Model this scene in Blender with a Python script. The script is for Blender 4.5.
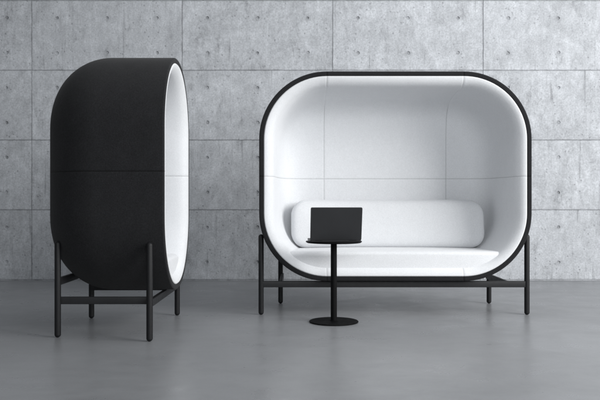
import bpy, bmesh, math, random
from mathutils import Vector, Matrix

random.seed(7)
for o in list(bpy.data.objects):
    bpy.data.objects.remove(o, do_unlink=True)
scene = bpy.context.scene
COL = scene.collection
R = math.radians
H = 0.72                      # eye height; all furniture sizes below are multiples of it

# ------------------------------------------------------------------ camera
cam_data = bpy.data.cameras.new('camera')
cam = bpy.data.objects.new('camera', cam_data)
COL.objects.link(cam)
cam.location = (0, 0, H)
cam.rotation_euler = (R(90), 0, 0)
cam_data.sensor_width = 36.0
cam_data.lens = 36.0 * 735 / 600
cam_data.clip_start = 0.05
cam_data.clip_end = 100
scene.camera = cam

# ------------------------------------------------------------------ light
world = bpy.data.worlds.new('World')
scene.world = world
world.use_nodes = True
wb = world.node_tree.nodes['Background']
wb.inputs['Color'].default_value = (0.90, 0.95, 1.0, 1)
wb.inputs['Strength'].default_value = 0.18


def area(name, loc, target, sx, sy, power, col=(1, 1, 1), spread=180):
    l = bpy.data.lights.new(name, 'AREA')
    l.shape = 'RECTANGLE'
    l.size, l.size_y = sx, sy
    l.energy = power
    l.color = col
    l.spread = R(spread)
    o = bpy.data.objects.new(name, l)
    COL.objects.link(o)
    o.location = loc
    d = Vector(target) - Vector(loc)
    o.rotation_euler = d.to_track_quat('-Z', 'Y').to_euler()
    return o


area('key_softbox', (5.2, 1.6, 2.7), (0.4, 5.9, 0.9), 3.4, 3.0, 450, (1.0, 0.995, 0.985))
area('overhead_softbox', (0.8, 4.2, 4.6), (0.8, 4.9, 0), 4.0, 2.4, 66, (0.96, 0.98, 1.0))
area('front_softbox', (1.4, -2.6, 2.3), (0.6, 5.0, 0.9), 4.0, 2.6, 185, (0.96, 0.98, 1.0))

scene.view_settings.view_transform = 'Standard'
scene.view_settings.look = 'None'
scene.view_settings.exposure = 0.0
scene.view_settings.gamma = 1.0
scene.view_settings.use_curve_mapping = False
scene.render.engine = 'CYCLES'
scene.cycles.use_denoising = True
scene.cycles.max_bounces = 8


# ------------------------------------------------------------------ node helpers
class NT:
    def __init__(self, name):
        self.m = bpy.data.materials.new(name)
        self.m.use_nodes = True
        self.t = self.m.node_tree
        self.bsdf = self.t.nodes['Principled BSDF']

    def n(self, kind, **kw):
        nd = self.t.nodes.new(kind)
        for k, v in kw.items():
            setattr(nd, k, v)
        return nd

    def l(self, a, b):
        self.t.links.new(a, b)

    def put(self, sock, v):
        if isinstance(v, bpy.types.NodeSocket):
            self.l(v, sock)
        else:
            sock.default_value = v

    def math(self, op, a, b=0.0, c=None, clamp=False):
        nd = self.n('ShaderNodeMath', operation=op)
        nd.use_clamp = clamp
        self.put(nd.inputs[0], a)
        self.put(nd.inputs[1], b)
        if c is not None:
            self.put(nd.inputs[2], c)
        return nd.outputs[0]

    def noise(self, vec, scale, detail=4, rough=0.5, dist=0.0):
        nd = self.n('ShaderNodeTexNoise')
        self.l(vec, nd.inputs['Vector'])
        nd.inputs['Scale'].default_value = scale
        nd.inputs['Detail'].default_value = detail
        nd.inputs['Roughness'].default_value = rough
        nd.inputs['Distortion'].default_value = dist
        return nd.outputs['Fac']

    def remap(self, v, a, b, c, d, smooth=False):
        nd = self.n('ShaderNodeMapRange')
        nd.clamp = True
        if smooth:
            nd.interpolation_type = 'SMOOTHSTEP'
        self.put(nd.inputs['Value'], v)
        for k, x in zip(('From Min', 'From Max', 'To Min', 'To Max'), (a, b, c, d)):
            nd.inputs[k].default_value = x
        return nd.outputs['Result']

    def scale(self, vec, s):
        nd = self.n('ShaderNodeMapping')
        self.l(vec, nd.inputs['Vector'])
        nd.inputs['Scale'].default_value = s
        return nd.outputs['Vector']

    def obj(self):
        return self.n('ShaderNodeTexCoord').outputs['Object']

    def tint(self, fac, col):
        """grey factor times a colour"""
        nd = self.n('ShaderNodeVectorMath', operation='SCALE')
        nd.inputs[0].default_value = col
        self.put(nd.inputs['Scale'], fac)
        return nd.outputs[0]

    def bump(self, h, strength, dist):
        nd = self.n('ShaderNodeBump')
        nd.inputs['Strength'].default_value = strength
        nd.inputs['Distance'].default_value = dist
        self.l(h, nd.inputs['Height'])
        return nd.outputs['Normal']


# ------------------------------------------------------------------ materials
def concrete_wall(pw, ph, x0):
    k = NT('exposed_concrete')
    v = k.obj()
    sep = k.n('ShaderNodeSeparateXYZ')
    k.l(v, sep.inputs[0])
    # tone of each cast panel
    px = k.math('FLOOR', k.math('DIVIDE', k.math('SUBTRACT', sep.outputs['X'], x0), pw))
    pz = k.math('FLOOR', k.math('DIVIDE', sep.outputs['Z'], ph))
    cmb = k.n('ShaderNodeCombineXYZ')
    k.l(px, cmb.inputs[0]); k.l(pz, cmb.inputs[1])
    wn = k.n('ShaderNodeTexWhiteNoise', noise_dimensions='3D')
    k.l(cmb.outputs[0], wn.inputs['Vector'])
    panel = k.remap(wn.outputs['Value'], 0, 1, 0.97, 1.03)
    # shift the pattern per panel so it does not run across joints
    off = k.n('ShaderNodeVectorMath', operation='SCALE')
    k.l(wn.outputs['Color'], off.inputs[0]); off.inputs['Scale'].default_value = 7.0
    add = k.n('ShaderNodeVectorMath', operation='ADD')
    k.l(v, add.inputs[0]); k.l(off.outputs[0], add.inputs[1])
    p = add.outputs[0]
    big = k.remap(k.noise(p, 2.2, 5, 0.6, 0.3), 0.3, 0.7, 0.88, 1.10)
    mid = k.remap(k.noise(k.scale(p, (1, 1, 0.7)), 11, 6, 0.68, 0.4), 0.28, 0.72, 0.82, 1.15)
    fine = k.remap(k.noise(p, 75, 3, 0.6), 0.25, 0.75, 0.80, 1.20)
    streak = k.remap(k.noise(k.scale(p, (34, 34, 2.2)), 1.0, 4, 0.6), 0.28, 0.72, 0.945, 1.055)
    # darker smudges and long thin drips
    sm = k.remap(k.noise(k.scale(p, (9, 9, 4.0)), 1.0, 5, 0.75, 0.5), 0.56, 0.72, 0.0, 0.32)
    drip = k.remap(k.noise(k.scale(p, (24, 24, 1.6)), 1.0, 2, 0.5), 0.66, 0.78, 0.0, 0.35)
    # pinholes and blow holes
    vor = k.n('ShaderNodeTexVoronoi'); k.l(p, vor.inputs['Vector']); vor.inputs['Scale'].default_value = 23
    vor.inputs['Randomness'].default_value = 1
    pin = k.math('MULTIPLY', k.remap(vor.outputs['Distance'], 0.08, 0.24, 1, 0),
                 k.remap(k.noise(p, 5.0, 3, 0.6), 0.47, 0.56, 0, 1))
    vor2 = k.n('ShaderNodeTexVoronoi'); k.l(p, vor2.inputs['Vector']); vor2.inputs['Scale'].default_value = 70
    pin2 = k.math('MULTIPLY', k.remap(vor2.outputs['Distance'], 0.08, 0.22, 1, 0),
                  k.remap(k.noise(p, 9.0, 3, 0.6), 0.50, 0.60, 0, 1))
    g = k.math('MULTIPLY', panel, big)
    for q in (mid, fine, streak):
        g = k.math('MULTIPLY', g, q)
    for q, s in ((sm, 1), (drip, 1), (pin, 0.32), (pin2, 0.28)):
        g = k.math('MULTIPLY', g, k.math('SUBTRACT', 1.0, k.math('MULTIPLY', q, s)))
    # grime that gathers along the joints
    fz = k.math('FRACT', k.math('DIVIDE', sep.outputs['Z'], ph))
    dz = k.math('MINIMUM', fz, k.math('SUBTRACT', 1.0, fz))
    fx = k.math('FRACT', k.math('DIVIDE', k.math('SUBTRACT', sep.outputs['X'], x0), pw))
    dx = k.math('MINIMUM', fx, k.math('SUBTRACT', 1.0, fx))
    ez = k.math('MULTIPLY', k.remap(dz, 0.004, 0.018, 0.26, 0, True), k.remap(k.noise(p, 14, 3, 0.6), 0.4, 0.62, 0.25, 1))
    ex = k.math('MULTIPLY', k.remap(dx, 0.002, 0.009, 0.30, 0, True), k.remap(k.noise(p, 12, 3, 0.6), 0.4, 0.62, 0.15, 1))
    g = k.math('MULTIPLY', g, k.math('SUBTRACT', 1.0, k.math('MAXIMUM', ez, ex)))
    # inner shade painted into the tie holes, grime round them (three across, two up on each panel)
    hx = k.math('MULTIPLY', k.math('SUBTRACT', k.math('FRACT', k.math('MULTIPLY', fx, 3.0)), 0.5), pw / 3)
    hz = k.math('MULTIPLY', k.math('SUBTRACT', k.math('FRACT', k.math('MULTIPLY', fz, 2.0)), 0.5), ph / 2)
    hd = k.math('SQRT', k.math('ADD', k.math('MULTIPLY', hx, hx), k.math('MULTIPLY', hz, hz)))
    hd = k.math('ADD', hd, k.math('MULTIPLY', k.math('SUBTRACT', k.noise(p, 60, 3, 0.6), 0.5), 0.022))
    hole_shade = k.math('MULTIPLY', k.remap(hd, 0.008, 0.020, 0.46, 0, True), k.remap(k.noise(p, 3.1, 2, 0.5), 0.38, 0.62, 0.35, 1))
    halo = k.math('MULTIPLY', k.remap(hd, 0.012, 0.050, 0.20, 0, True), k.remap(k.noise(p, 16, 3, 0.6), 0.4, 0.6, 0, 1))
    g = k.math('MULTIPLY', g, k.math('SUBTRACT', 1.0, k.math('MAXIMUM', hole_shade, halo)))
    wear = k.remap(k.noise(k.scale(p, (30, 30, 16)), 1.0, 4, 0.75, 0.6), 0.3, 0.7, 0.92, 1.08)
    g = k.math('MULTIPLY', g, wear)
    blot = k.remap(k.noise(k.scale(p, (3.2, 3.2, 2.4)), 1.0, 6, 0.7, 0.8), 0.50, 0.66, 1.0, 1.09)
    g = k.math('MULTIPLY', g, blot)
    k.l(k.tint(g, (0.418, 0.434, 0.458)), k.bsdf.inputs['Base Color'])
    k.bsdf.inputs['Roughness'].default_value = 0.72
    k.bsdf.inputs['Specular IOR Level'].default_value = 0.3
    hgt = k.math('SUBTRACT', k.math('MULTIPLY', k.noise(p, 40, 5, 0.65), 0.5), k.math('ADD', pin, k.math('MULTIPLY', pin2, 0.5)))
    k.l(k.bump(hgt, 0.5, 0.003), k.bsdf.inputs['Normal'])
    return k.m


def floor_mat():
    k = NT('polished_screed')
    v = k.obj()
    a = k.remap(k.noise(v, 0.9, 5, 0.6, 0.5), 0.3, 0.7, 0.95, 1.05)
    b = k.remap(k.noise(k.scale(v, (1.0, 2.2, 1)), 5, 5, 0.62, 0.6), 0.3, 0.7, 0.96, 1.04)
    c = k.remap(k.noise(v, 160, 2, 0.5), 0.3, 0.7, 0.97, 1.03)
    sc = k.remap(k.noise(k.scale(v, (2.0, 9, 1)), 1.0, 3, 0.5, 0.3), 0.50, 0.85, 0.0, 0.04)
    cl = k.remap(k.noise(v, 2.1, 5, 0.6, 0.5), 0.35, 0.65, 0.975, 1.025)
    g = k.math('MULTIPLY', k.math('MULTIPLY', k.math('MULTIPLY', a, b), c), k.math('MULTIPLY', cl, k.math('ADD', 1.0, sc)))
    k.l(k.tint(g, (0.222, 0.228, 0.238)), k.bsdf.inputs['Base Color'])
    r = k.remap(k.noise(v, 3.2, 6, 0.65, 0.4), 0.3, 0.7, 0.24, 0.42)
    k.l(r, k.bsdf.inputs['Roughness'])
    k.bsdf.inputs['Specular IOR Level'].default_value = 0.42
    k.l(k.bump(k.noise(v, 9, 2, 0.5), 0.10, 0.004), k.bsdf.inputs['Normal'])
    return k.m


def fabric(name, col, seam_u=None, seam_z=None, seam_shade=0.45, weave=0.05, rough=0.9, sheen=0.2, half=0.0016, mott=0.03, deep_seam=None):
    """woven wool cloth; the sewn panel seams lie where the object's own x = +-seam_u and z = seam_z"""
    k = NT(name)
    v = k.obj()
    m = k.remap(k.noise(v, 16, 4, 0.6), 0.3, 0.7, 1 - mott, 1 + mott)
    fine = k.remap(k.noise(v, 420, 2, 0.6), 0.3, 0.7, 1 - weave, 1 + weave)
    mid = k.remap(k.noise(v, 130, 3, 0.7), 0.3, 0.7, 1 - weave, 1 + weave)
    g = k.math('MULTIPLY', k.math('MULTIPLY', m, fine), mid)
    h = k.math('ADD', k.math('MULTIPLY', k.noise(v, 420, 2, 0.6), 0.6), k.math('MULTIPLY', k.noise(v, 4.5, 3, 0.5), 7.0))
    h = k.math('ADD', h, k.noise(v, 130, 3, 0.7))
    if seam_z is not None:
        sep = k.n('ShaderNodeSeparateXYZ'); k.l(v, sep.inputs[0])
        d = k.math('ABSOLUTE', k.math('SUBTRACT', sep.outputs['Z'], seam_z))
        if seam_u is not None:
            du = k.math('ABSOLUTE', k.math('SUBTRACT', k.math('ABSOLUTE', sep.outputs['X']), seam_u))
            if deep_seam is not None:      # painted seam shade is weakened along the curved run under the roof
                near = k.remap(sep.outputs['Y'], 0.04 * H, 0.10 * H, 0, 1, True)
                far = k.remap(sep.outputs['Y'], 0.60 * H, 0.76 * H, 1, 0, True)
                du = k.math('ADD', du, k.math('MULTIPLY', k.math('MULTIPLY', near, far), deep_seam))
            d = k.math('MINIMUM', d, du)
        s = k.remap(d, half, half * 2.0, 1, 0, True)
        wide = k.remap(d, 0.0, 0.012, 1, 0, True)
        puck = k.math('MULTIPLY', k.remap(d, 0.0, 0.05, 1, 0, True), k.noise(v, 38, 2, 0.5))
        h = k.math('ADD', h, k.math('MULTIPLY', puck, 2.0))
        g = k.math('MULTIPLY', g, k.math('SUBTRACT', 1.0, k.math('MULTIPLY', s, seam_shade)))  # shade of the seam gap, painted into the cloth colour
        h = k.math('SUBTRACT', h, k.math('MULTIPLY', wide, 3.0))
    k.l(k.tint(g, col), k.bsdf.inputs['Base Color'])
    k.bsdf.inputs['Roughness'].default_value = rough
    k.bsdf.inputs['Specular IOR Level'].default_value = 0.2
    k.bsdf.inputs['Sheen Weight'].default_value = sheen
    k.bsdf.inputs['Sheen Roughness'].default_value = 0.5
    k.l(k.bump(h, 0.35, 0.0012), k.bsdf.inputs['Normal'])
    return k.m


def painted(name, col, rough=0.5, spec=0.4, grain=250):
    k = NT(name)
    v = k.obj()
    g = k.remap(k.noise(v, 9, 4, 0.6), 0.3, 0.7, 0.92, 1.08)
    k.l(k.tint(g, col), k.bsdf.inputs['Base Color'])
    k.l(k.remap(k.noise(v, 30, 3, 0.6), 0.3, 0.7, rough - 0.05, rough + 0.05), k.bsdf.inputs['Roughness'])
    k.bsdf.inputs['Specular IOR Level'].default_value = spec
    k.l(k.bump(k.noise(v, grain, 2, 0.5), 0.12, 0.0006), k.bsdf.inputs['Normal'])
    return k.m


# ------------------------------------------------------------------ object helpers
def mesh_obj(name, bm, mat, parent=None, smooth=True, loc=(0, 0, 0)):
    bmesh.ops.recalc_face_normals(bm, faces=bm.faces)
    me = bpy.data.meshes.new(name)
    bm.to_mesh(me)
    bm.free()
    me.materials.append(mat)
    for p in me.polygons:
        p.use_smooth = smooth
    if smooth:
        me.set_sharp_from_angle(angle=R(38))
    o = bpy.data.objects.new(name, me)
    COL.objects.link(o)
    o.location = loc
    if parent:
        o.parent = parent
    return o


def empty(name, loc, rz, label, cat, group=None):
    o = bpy.data.objects.new(name, None)
    COL.objects.link(o)
    o.empty_display_size = 0.1
    o.location = loc
    o.rotation_euler = (0, 0, rz)
    o['label'] = label
    o['category'] = cat
    if group:
        o['group'] = group
    return o


def bar(bm, a, b, w, t, bev=0.003):
    """bar of w (vertical) by t (horizontal) from a to b with eased edges"""
    a, b = Vector(a), Vector(b)
    d = (b - a)
    L = d.length
    d.normalize()
    side = d.cross(Vector((0, 0, 1))).normalized()
    up = Vector((0, 0, 1))
    prof = []
    for sx, sz in ((1, 1), (-1, 1), (-1, -1), (1, -1)):
        for k in range(4):
            an = {(1, 1): 0, (-1, 1): 90, (-1, -1): 180, (1, -1): 270}[(sx, sz)] + k * 30
            prof.append((sx * (t / 2 - bev) + bev * math.cos(R(an)), sz * (w / 2 - bev) + bev * math.sin(R(an))))
    rings = [[bm.verts.new(a + d * s + side * x + up * z) for x, z in prof] for s in (0, L)]
    n = len(prof)
    for i in range(n):
        bm.faces.new((rings[0][i], rings[0][(i + 1) % n], rings[1][(i + 1) % n], rings[1][i]))
    bm.faces.new(rings[0]); bm.faces.new(rings[1])


def lathe(bm, prof, x=0, y=0, n=40):
    """prof: (r, z) from bottom to top; r = 0 closes"""
    rings = []
    for r, z in prof:
        if r < 1e-6:
            rings.append([bm.verts.new((x, y, z))])
        else:
            rings.append([bm.verts.new((x + r * math.cos(2 * math.pi * i / n), y + r * math.sin(2 * math.pi * i / n), z)) for i in range(n)])
    for A, B in zip(rings, rings[1:]):
        for i in range(n):
            j = (i + 1) % n
            if len(A) == 1:
                bm.faces.new((A[0], B[i], B[j]))
            elif len(B) == 1:
                bm.faces.new((A[i], A[j], B[0]))
            else:
                bm.faces.new((A[i], A[j], B[j], B[i]))


def section(hw, hh, r, na=22, ns=14):
    """rounded rectangle centred on 0, counter-clockwise, constant point count"""
    r = max(r, 0.004)
    hw, hh = max(hw, r + 0.001), max(hh, r + 0.001)
    cx, cz = hw - r, hh - r
    pts = []
    for (sx, sz, a0, nx) in ((1, 1, 0, (-1, 1)), (-1, 1, 90, (-1, -1)), (-1, -1, 180, (1, -1)), (1, -1, 270, (1, 1))):
        for i in range(na + 1):
            an = R(a0 + 90 * i / na)
            pts.append((sx * cx + r * math.cos(an), sz * cz + r * math.sin(an)))
        # straight run to the next arc
        ex, ez = nx[0] * cx, nx[1] * cz
        an = R(a0 + 90)
        tx, tz = ex + r * math.cos(an), ez + r * math.sin(an)
        bx, bz = pts[-1]
        for i in range(1, ns):
            pts.append((bx + (tx - bx) * i / ns, bz + (tz - bz) * i / ns))
    return pts


def sweep(bm, prof, hw, hh, r, zc, cap_last=True):
    """prof: list of (depth, inset). depth runs backwards (+y) from the front plane."""
    rings = []
    for d, ins in prof:
        rings.append([bm.verts.new((x, d, zc + z)) for x, z in section(hw - ins, hh - ins, r - ins)])
    n = len(rings[0])
    for A, B in zip(rings, rings[1:]):
        for i in range(n):
            j = (i + 1) % n
            bm.faces.new((A[i], A[j], B[j], B[i]))
    if cap_last:
        bm.faces.new(rings[-1])
    return rings


def interp(tab, x):
    if x <= tab[0][0]:
        return tab[0][1]
    for (a, b), (c, d) in zip(tab, tab[1:]):
        if x <= c:
            return b + (d - b) * (x - a) / (c - a)
    return tab[-1][1]


def catmull(pts, n=6):
    P = [pts[0]] + list(pts) + [pts[-1]]
    out = []
    for i in range(1, len(P) - 2):
        p0, p1, p2, p3 = P[i - 1], P[i], P[i + 1], P[i + 2]
        for k in range(n):
            t = k / n
            out.append(tuple(0.5 * ((2 * b) + (-a + c) * t + (2 * a - 5 * b + 4 * c - d) * t * t + (-a + 3 * b - 3 * c + d) * t ** 3)
                             for a, b, c, d in zip(p0, p1, p2, p3)))
    out.append(tuple(pts[-1]))
    return out


# ------------------------------------------------------------------ setting
WALL_Y = 9.13 * H
PW = 150.5 * WALL_Y / 735
PH = 69.8 * WALL_Y / 735
X0 = (31.7 - 300) * WALL_Y / 735
Z0 = (H - 79.6 * WALL_Y / 735)         # lowest joint, a finger above the floor

floor_m = floor_mat()
bm = bmesh.new()
vs = [bm.verts.new(p) for p in ((-9, -4, 0), (9, -4, 0), (9, WALL_Y + 0.02, 0), (-9, WALL_Y + 0.02, 0))]
bm.faces.new(vs)
o = mesh_obj('floor', bm, floor_m, smooth=False)
o['kind'] = 'structure'
o['label'] = 'smooth grey polished screed floor under the sofas'

# wall of cast panels: every panel is a real slab face with eased edges and six recessed tie holes
bm = bmesh.new()
g = 0.0024                              # half joint
dep = 0.006


def panel(x0, x1, z0, z1):
    cols, rows = 3, 2
    xs = [x0 + g] + [x0 + (x1 - x0) * i / cols for i in range(1, cols)] + [x1 - g]
    zs = [z0 + g, (z0 + z1) / 2, z1 - g]
    for i in range(cols):
        for j in range(rows):
            a, b, c, d = xs[i], xs[i + 1], zs[j], zs[j + 1]
            mx = x0 + (x1 - x0) * (i + 0.5) / cols
            mz = z0 + (z1 - z0) * (0.25 + 0.5 * j)
            sq, ci = [], []
            mx += random.uniform(-0.003, 0.003)
            mz += random.uniform(-0.003, 0.003)
            for q in range(24):
                an = 2 * math.pi * q / 24 + math.pi / 4
                u = q / 6.0
                side, t = int(u), u - int(u)
                cor = [(b, d), (a, d), (a, c), (b, c)]
                p, s = cor[side], cor[(side + 1) % 4]
                sq.append(bm.verts.new((p[0] + (s[0] - p[0]) * t, 0, p[1] + (s[1] - p[1]) * t)))
                ci.append(an)
            rr = random.uniform(0.012, 0.0155)
            rings = [sq]
            for (rad, y) in ((rr + 0.002, 0.0), (rr, 0.002), (rr * 0.85, 0.030)):
                rings.append([bm.verts.new((mx + rad * math.cos(an), y, mz + rad * math.sin(an))) for an in ci])
            for A, B in zip(rings, rings[1:]):
                for q in range(24):
                    bm.faces.new((A[q], A[(q + 1) % 24], B[(q + 1) % 24], B[q]))
            bm.faces.new(rings[-1])
    # eased edge into the joint
    e = 0.0018
    ring0 = [(x0 + g, 0, z0 + g), (x1 - g, 0, z0 + g), (x1 - g, 0, z1 - g), (x0 + g, 0, z1 - g)]
    ring1 = [(x0 + g - e, dep, z0 + g - e), (x1 - g + e, dep, z0 + g - e), (x1 - g + e, dep, z1 - g + e), (x0 + g - e, dep, z1 - g + e)]
    A = [bm.verts.new(p) for p in ring0]
    B = [bm.verts.new(p) for p in ring1]
    for q in range(4):
        bm.faces.new((A[q], A[(q + 1) % 4], B[(q + 1) % 4], B[q]))


for i in range(-4, 8):
    for j in range(0, 6):
        panel(X0 + i * PW, X0 + (i + 1) * PW, Z0 + j * PH, Z0 + (j + 1) * PH)
# backing behind the joints, and the narrow plinth strip below the lowest joint
bw = 8.5
for a, b, c, d, y in ((-4, 8, Z0 - 0.0, Z0 + 6 * PH, dep + 0.0005),):
    vs = [bm.verts.new(p) for p in ((X0 + a * PW, y, c), (X0 + b * PW, y, c), (X0 + b * PW, y, d), (X0 + a * PW, y, d))]
    bm.faces.new(vs)
if Z0 > 0.002:
    vs = [bm.verts.new(p) for p in ((X0 - 4 * PW, 0.004, 0), (X0 + 8 * PW, 0.004, 0), (X0 + 8 * PW, 0.004, Z0), (X0 - 4 * PW, 0.004, Z0))]
    bm.faces.new(vs)
wall_m = concrete_wall(PW, PH, X0)
# material coordinates start at the lowest joint
me_shift = Z0
for v in bm.verts:
    v.co.z -= me_shift
# keep hand-made winding (front faces look towards -y)
me = bpy.data.meshes.new('wall')
bm.normal_update()
for f in bm.faces:
    if f.normal.y > 0.01:
        f.normal_flip()
bm.to_mesh(me); bm.free()
me.materials.append(wall_m)
wall = bpy.data.objects.new('wall', me)
COL.objects.link(wall)
wall.location = (0, WALL_Y, Z0)
wall['kind'] = 'structure'
wall['label'] = 'grey exposed concrete wall of cast panels with rows of tie holes'

# ------------------------------------------------------------------ pod sofas
HH, RR, ZC = 0.901 * H, 0.583 * H, 1.204 * H
DEPTH = 0.93 * H
LEG_M = painted('charcoal_powder_coat', (0.010, 0.0104, 0.0116), 0.5, 0.28)
BASE_M = painted('charcoal_rail_coat', (0.015, 0.0155, 0.017), 0.5, 0.32)
CUSH_M = fabric('white_cushion_wool', (0.66, 0.672, 0.69), weave=0.055, mott=0.015)
# lining: (depth, inset from outer edge), in H
LIN = [(0.006, 0.041), (0.000, 0.047), (0.001, 0.058), (0.008, 0.076), (0.024, 0.096), (0.050, 0.113), (0.09, 0.124), (0.15, 0.131), (0.26, 0.139),
       (0.38, 0.149), (0.49, 0.162), (0.59, 0.181), (0.66, 0.206), (0.71, 0.243), (0.745, 0.290), (0.768, 0.350), (0.780, 0.42), (0.784, 0.49), (0.785, 0.56)]



def pod(name, loc, rz, half_w, label, cat, prefix, seam):
    hw = half_w * H
    root = empty(name, loc, rz, label, cat, 'capsule shaped high-back seats')
    su = (hw - RR) if seam else None
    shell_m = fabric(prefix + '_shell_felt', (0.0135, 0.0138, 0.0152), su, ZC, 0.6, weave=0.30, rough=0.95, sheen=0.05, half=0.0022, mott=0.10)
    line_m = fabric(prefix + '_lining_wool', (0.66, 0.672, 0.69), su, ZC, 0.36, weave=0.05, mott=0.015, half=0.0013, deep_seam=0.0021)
    # outer shell with rounded front rim and filleted back
    rw, rd = 0.041 * H, 0.006 * H
    prof = [(0.05 * H, rw), (0.010 * H, rw)]
    prof += [(rd - rd * math.sin(R(a)), rw - rd + rd * math.cos(R(a))) for a in (20, 45, 70, 90)]
    rd2 = 0.012 * H
    prof += [(rd2 - rd2 * math.cos(R(a)), rd2 - rd2 * math.sin(R(a))) for a in (0, 20, 40, 60, 80, 90)]
    fr = 0.45 * H
    prof += [(0.15 * H, 0), (0.32 * H, 0)]
    N = 26
    for i in range(N + 1):
        a = R(90 * i / N)
        prof.append((DEPTH - fr + fr * math.sin(a), fr - fr * math.cos(a)))
    bm = bmesh.new()
    sweep(bm, prof, hw, HH, RR, ZC)
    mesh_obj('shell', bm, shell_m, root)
    # padded lining
    lp = catmull(LIN, 5)
    lp[0] = LIN[0]
    bm = bmesh.new()
    sweep(bm, [(d * H, i * H) for d, i in lp], hw, HH, RR, ZC)
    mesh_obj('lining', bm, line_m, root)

    # seat cushion: fills the bottom of the bowl
    def seat_outline(ins, e):
        """cross-section at lining inset ins, shrunk by e; counter-clockwise from the bottom right"""
        zt = 0.555 * H - ZC - e * 0.62
        r = RR - ins - e * 0.15 + 0.018 * H
        cx, cz = hw - RR, -(HH - RR)
        a_top = math.asin(max(-1, min(1, (cz - zt) / r)))
        tip = 0.034 * H
        xt, zq = cx + r * math.cos(a_top), zt
        side = []
        a_end = a_top + tip / r
        for i in range(20):
            a = R(90) + (a_end - R(90)) * i / 19
            side.append((cx + r * math.cos(a), cz - r * math.sin(a)))
        P0, P2 = Vector(side[-1]), Vector((xt - 0.045 * H, zt))
        P1 = Vector((xt - 0.001 * H, zt - 0.001 * H))
        for i in range(1, 9):
            t = i / 8
            p = P0 * (1 - t) ** 2 + P1 * 2 * t * (1 - t) + P2 * t * t
            side.append((p.x, p.y))
        ring = list(side)
        xe = side[-1][0]
        for i in range(1, 24):
            q = 1 - 2 * i / 24
            ring.append((xe * q, zt + 0.006 * H * (1 - q * q)))
        ring += [(-x, z) for x, z in reversed(side)]
        for i in range(1, 12):
            ring.append((ring[0][0] * (-1 + 2 * i / 12), ring[0][1]))
        return ring

    bm = bmesh.new()
    rings = []
    er = 0.055 * H
    d0 = 0.044 * H
    st = [(d0 + er - er * math.sin(R(a)), er - er * math.cos(R(a))) for a in (90, 78, 66, 54, 42, 30, 18, 8, 0)]
    st += [(d0 + x * H, 0.0) for x in (0.06, 0.10, 0.15, 0.2, 0.25, 0.3, 0.35, 0.4, 0.45, 0.5, 0.55, 0.60, 0.64)]
    for d, e in st:
        ins = min(interp(LIN, d / H), 0.205) * H
        rings.append([bm.verts.new((x, d, ZC + z)) for x, z in seat_outline(ins, e + 0.001)])
    n = len(rings[0])
    for A, B in zip(rings, rings[1:]):
        for i in range(n):
            j = (i + 1) % n
            bm.faces.new((A[i], A[j], B[j], B[i]))
    bm.faces.new(rings[0]); bm.faces.new(rings[-1])
    mesh_obj('seat_cushion', bm, CUSH_M, root)

    # back cushion: padded pillow, leaning and slightly wrapped round the bowl
    cw = (hw / H - 0.268) * H
    z0, z1 = 0.548 * H, 1.003 * H
    ch, cz = (z1 - z0) / 2, (z0 + z1) / 2
    rr = min(0.150 * H, cw * 0.9)
    T = 0.105 * H
    NX, NZ = 56, 28

    def edge_pts(k, n):
        """points along one side of the rounded outline, between the middles of two corner arcs"""
        out = []
        ax, az = cw - rr, ch - rr
        arc = rr * math.pi / 4
        run = 2 * (ax if k in (0, 2) else az)
        tot = run + 2 * arc
        for i in range(n + 1):
            s_ = -math.cos(math.pi * i / n) * 0.5 + 0.5
            s_ = 0.45 * s_ + 0.55 * i / n
            t = s_ * tot
            half = run / 2
            if t < arc:
                a = R(45) * (1 - t / arc); p, q = -half - rr * math.sin(a), rr * math.cos(a)
            elif t > arc + run:
                a = R(45) * ((t - arc - run) / arc); p, q = half + rr * math.sin(a), rr * math.cos(a)
            else:
                p, q = -half + (t - arc), rr
            if k == 0: out.append((p, -az - q))
            elif k == 2: out.append((p, az + q))
            elif k == 3: out.append((-ax - q, p))
            else: out.append((ax + q, p))
        return out
    Bt, Tp, Lf, Rt = edge_pts(0, NX), edge_pts(2, NX), edge_pts(3, NZ), edge_pts(1, NZ)
    bm = bmesh.new()
    grid = {}
    nx_, nz_ = (9.0, 4.6) if cw > ch * 1.5 else (5.5, 4.6)
    for sgn in (-1, 1):
        for i in range(NX + 1):
            for j in range(NZ + 1):
                rim = i in (0, NX) or j in (0, NZ)
                if sgn == 1 and rim:
                    grid[1, i, j] = grid[-1, i, j]
                    continue
                u, w = i / NX, j / NZ
                p = [(1 - w) * Bt[i][c] + w * Tp[i][c] + (1 - u) * Lf[j][c] + u * Rt[j][c]
                     - ((1 - u) * (1 - w) * Bt[0][c] + u * (1 - w) * Bt[NX][c] + (1 - u) * w * Tp[0][c] + u * w * Tp[NX][c]) for c in (0, 1)]
                a, b = abs(2 * u - 1), abs(2 * w - 1)
                gq = math.sqrt(max(0, (1 - a ** nx_) * (1 - b ** nz_)))
                gq *= 0.86 + 0.14 * (1 - a * a) * (1 - b * b)
                x, z = p
                y = 0.655 * H + sgn * T * gq + (z / ch) * 0.035 * H - 0.085 * H * (abs(x) / cw) ** 3
                grid[sgn, i, j] = bm.verts.new((x, y, cz + z))
    for sgn in (-1, 1):
        for i in range(NX):
            for j in range(NZ):
                bm.faces.new((grid[sgn, i, j], grid[sgn, i + 1, j], grid[sgn, i + 1, j + 1], grid[sgn, i, j + 1]))
    bmesh.ops.recalc_face_normals(bm, faces=bm.faces)
    bc = mesh_obj('back_cushion', bm, CUSH_M, root)

    # legs, capsule ended
    lr = 0.0228 * H
    lh = 0.702 * H
    uf = (half_w - 0.0123) * H
    ub = uf - 0.151 * H
    df, db = 0.103 * H, 0.802 * H
    if not seam:
        uf = (half_w - 0.012) * H
        ub = uf - 0.152 * H
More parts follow.
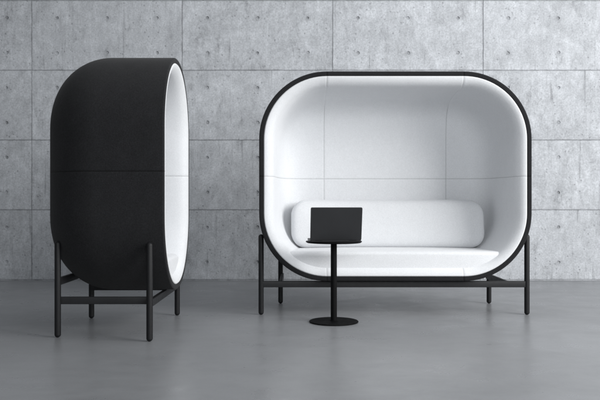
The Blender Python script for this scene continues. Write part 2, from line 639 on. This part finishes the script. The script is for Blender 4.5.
    for (u, d) in ((uf, df), (-uf, df), (ub, db), (-ub, db)):
        bm = bmesh.new()
        pr = [(lr * math.sin(R(a)), lr - lr * math.cos(R(a))) for a in (0, 15, 30, 45, 60, 75, 90)]
        pr += [(lr, lh * 0.5)]
        pr += [(lr * math.cos(R(a)), lh - lr + lr * math.sin(R(a))) for a in (0, 15, 30, 45, 60, 75, 90)]
        pr[0] = (0, 0); pr[-1] = (0, lh)
        lathe(bm, pr, n=32)
        mesh_obj('leg', bm, LEG_M, root, loc=(u, d, 0))
    bt, bh = 0.030 * H, 0.054 * H
    zb = 0.294 * H - bh / 2
    bm = bmesh.new(); bar(bm, (-uf + lr * .5, df, zb), (uf - lr * .5, df, zb), bh, bt)
    mesh_obj('front_crossbar', bm, BASE_M, root)
    zr = 0.432 * H - bh / 2
    bm = bmesh.new(); bar(bm, (-ub + lr * .5, db, zr), (ub - lr * .5, db, zr), bh, bt)
    mesh_obj('rear_crossbar', bm, BASE_M, root)
    for s in (-1, 1):
        bm = bmesh.new(); bar(bm, (s * (ub - 0.019 * H), df + bt / 2, zb), (s * (ub - 0.019 * H), db, zb), bh, 0.026 * H)
        mesh_obj('side_rail', bm, BASE_M, root)
    return root


SOFA_Y = 0.00857 * 735 * H
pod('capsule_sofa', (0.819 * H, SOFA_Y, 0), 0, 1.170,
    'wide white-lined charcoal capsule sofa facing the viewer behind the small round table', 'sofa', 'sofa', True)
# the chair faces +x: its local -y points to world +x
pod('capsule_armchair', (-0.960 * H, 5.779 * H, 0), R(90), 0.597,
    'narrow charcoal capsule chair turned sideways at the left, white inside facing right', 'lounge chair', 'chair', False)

# ------------------------------------------------------------------ side table
TX, TY = (333.8 - 300) * 0.00819 * H, 0.00819 * 735 * H
TAB_M = painted('matt_black_metal', (0.0035, 0.0036, 0.004), 0.6, 0.1)
t = empty('side_table', (TX, TY, 0), 0, 'small round black pedestal table in front of the sofa with a laptop on it', 'side table')
br = 0.2015 * H
bm = bmesh.new()
lathe(bm, [(0, 0), (br - 0.003, 0), (br, 0.003), (br, 0.0055), (br - 0.003, 0.008), (0, 0.008)], n=96)
mesh_obj('foot_plate', bm, TAB_M, t)
pr_ = 0.0255 * H
top = 0.664 * H
bm = bmesh.new()
lathe(bm, [(0, 0.008), (pr_ + 0.004, 0.008), (pr_ + 0.004, 0.011), (pr_, 0.013), (pr_, top - 0.0105), (0, top - 0.0105)], n=40)
mesh_obj('pole', bm, TAB_M, t)
tr = 0.2305 * H
bm = bmesh.new()
lathe(bm, [(0, top - 0.010), (tr - 0.008, top - 0.010), (tr - 0.002, top - 0.006), (tr, top - 0.003), (tr - 0.0015, top), (0, top)], n=96)
mesh_obj('tabletop', bm, TAB_M, t)

# ------------------------------------------------------------------ laptop
LAP_M = painted('laptop_graphite', (0.021, 0.022, 0.024), 0.48, 0.3, 500)
KEY_M = painted('laptop_keys', (0.012, 0.012, 0.013), 0.5, 0.4)
k = NT('laptop_screen_glass')
k.bsdf.inputs['Base Color'].default_value = (0.008, 0.008, 0.010, 1)
k.bsdf.inputs['Roughness'].default_value = 0.12
SCR_M = k.m
LW, LD, LT = 0.297, 0.205, 0.012
HY = -0.088          # hinge line relative to the table centre
lap = empty('laptop', (0.2065, TY + HY, top), R(3.6), 'dark grey open laptop standing on the round table, lid back towards the viewer', 'laptop')


def slab(bm, w, d, h, r, y0=0, z0=0, bev=0.0012, n=6):
    """rounded-corner slab, x centred, from y0 to y0+d, from z0 to z0+h"""
    def ring(e, z):
        pts = []
        for cx, cy, a0 in ((w / 2 - r, y0 + d - r, 0), (-w / 2 + r, y0 + d - r, 90), (-w / 2 + r, y0 + r, 180), (w / 2 - r, y0 + r, 270)):
            for i in range(n + 1):
                a = R(a0 + 90 * i / n)
                pts.append(bm.verts.new((cx + (r - e) * math.cos(a), cy + (r - e) * math.sin(a), z)))
        return pts
    rs = [ring(bev, z0), ring(0, z0 + bev), ring(0, z0 + h - bev), ring(bev, z0 + h)]
    m = len(rs[0])
    for A, B in zip(rs, rs[1:]):
        for i in range(m):
            bm.faces.new((A[i], A[(i + 1) % m], B[(i + 1) % m], B[i]))
    bm.faces.new(rs[0]); bm.faces.new(rs[-1])


bm = bmesh.new()
slab(bm, LW, LD, LT - 0.001, 0.008, 0.0, 0.001)
base = mesh_obj('base', bm, LAP_M, lap)
bm = bmesh.new()
for r_ in range(5):
    for c_ in range(14):
        x = -0.128 + c_ * 0.0187
        slab(bm, 0.0162, 0.0150, 0.0012, 0.002, 0.022 + r_ * 0.0180, 0, 0.0003, 2)   # 48 vertices
        bm.verts.ensure_lookup_table()
        for v in list(bm.verts)[-48:]:
            v.co.x += x + 0.0065
keys = mesh_obj('keyboard', bm, KEY_M, base, loc=(0, 0, LT))
bm = bmesh.new()
slab(bm, 0.100, 0.058, 0.0006, 0.004, 0.128, 0, 0.0002)
mesh_obj('touchpad', bm, KEY_M, base, loc=(0, 0, LT))
# lid hinged at the front edge nearest the camera, leaning towards the camera
tilt = R(14)
bm = bmesh.new()
slab(bm, LW, 0.196, 0.006, 0.008, 0.0, 0.0)
lid = mesh_obj('lid', bm, LAP_M, lap)
lid.location = (0, 0.001, LT - 0.002)
lid.rotation_euler = (R(90) + tilt, 0, 0)
bm = bmesh.new()
slab(bm, LW - 0.012, 0.178, 0.0006, 0.003, 0.010, 0, 0.0002)
scr = mesh_obj('screen', bm, SCR_M, lid, loc=(0, 0, -0.0007))
for sx in (-LW / 2 + 0.03, LW / 2 - 0.07):
    bm = bmesh.new()
    A = [bm.verts.new((sx, 0.0045 * math.cos(R(a)), 0.0045 * math.sin(R(a)))) for a in range(0, 360, 30)]
    B = [bm.verts.new((sx + 0.04, 0.0045 * math.cos(R(a)), 0.0045 * math.sin(R(a)))) for a in range(0, 360, 30)]
    for i in range(12):
        bm.faces.new((A[i], A[(i + 1) % 12], B[(i + 1) % 12], B[i]))
    bm.faces.new(A); bm.faces.new(B)
    mesh_obj('hinge', bm, KEY_M, lap, loc=(0, 0.003, LT - 0.003))
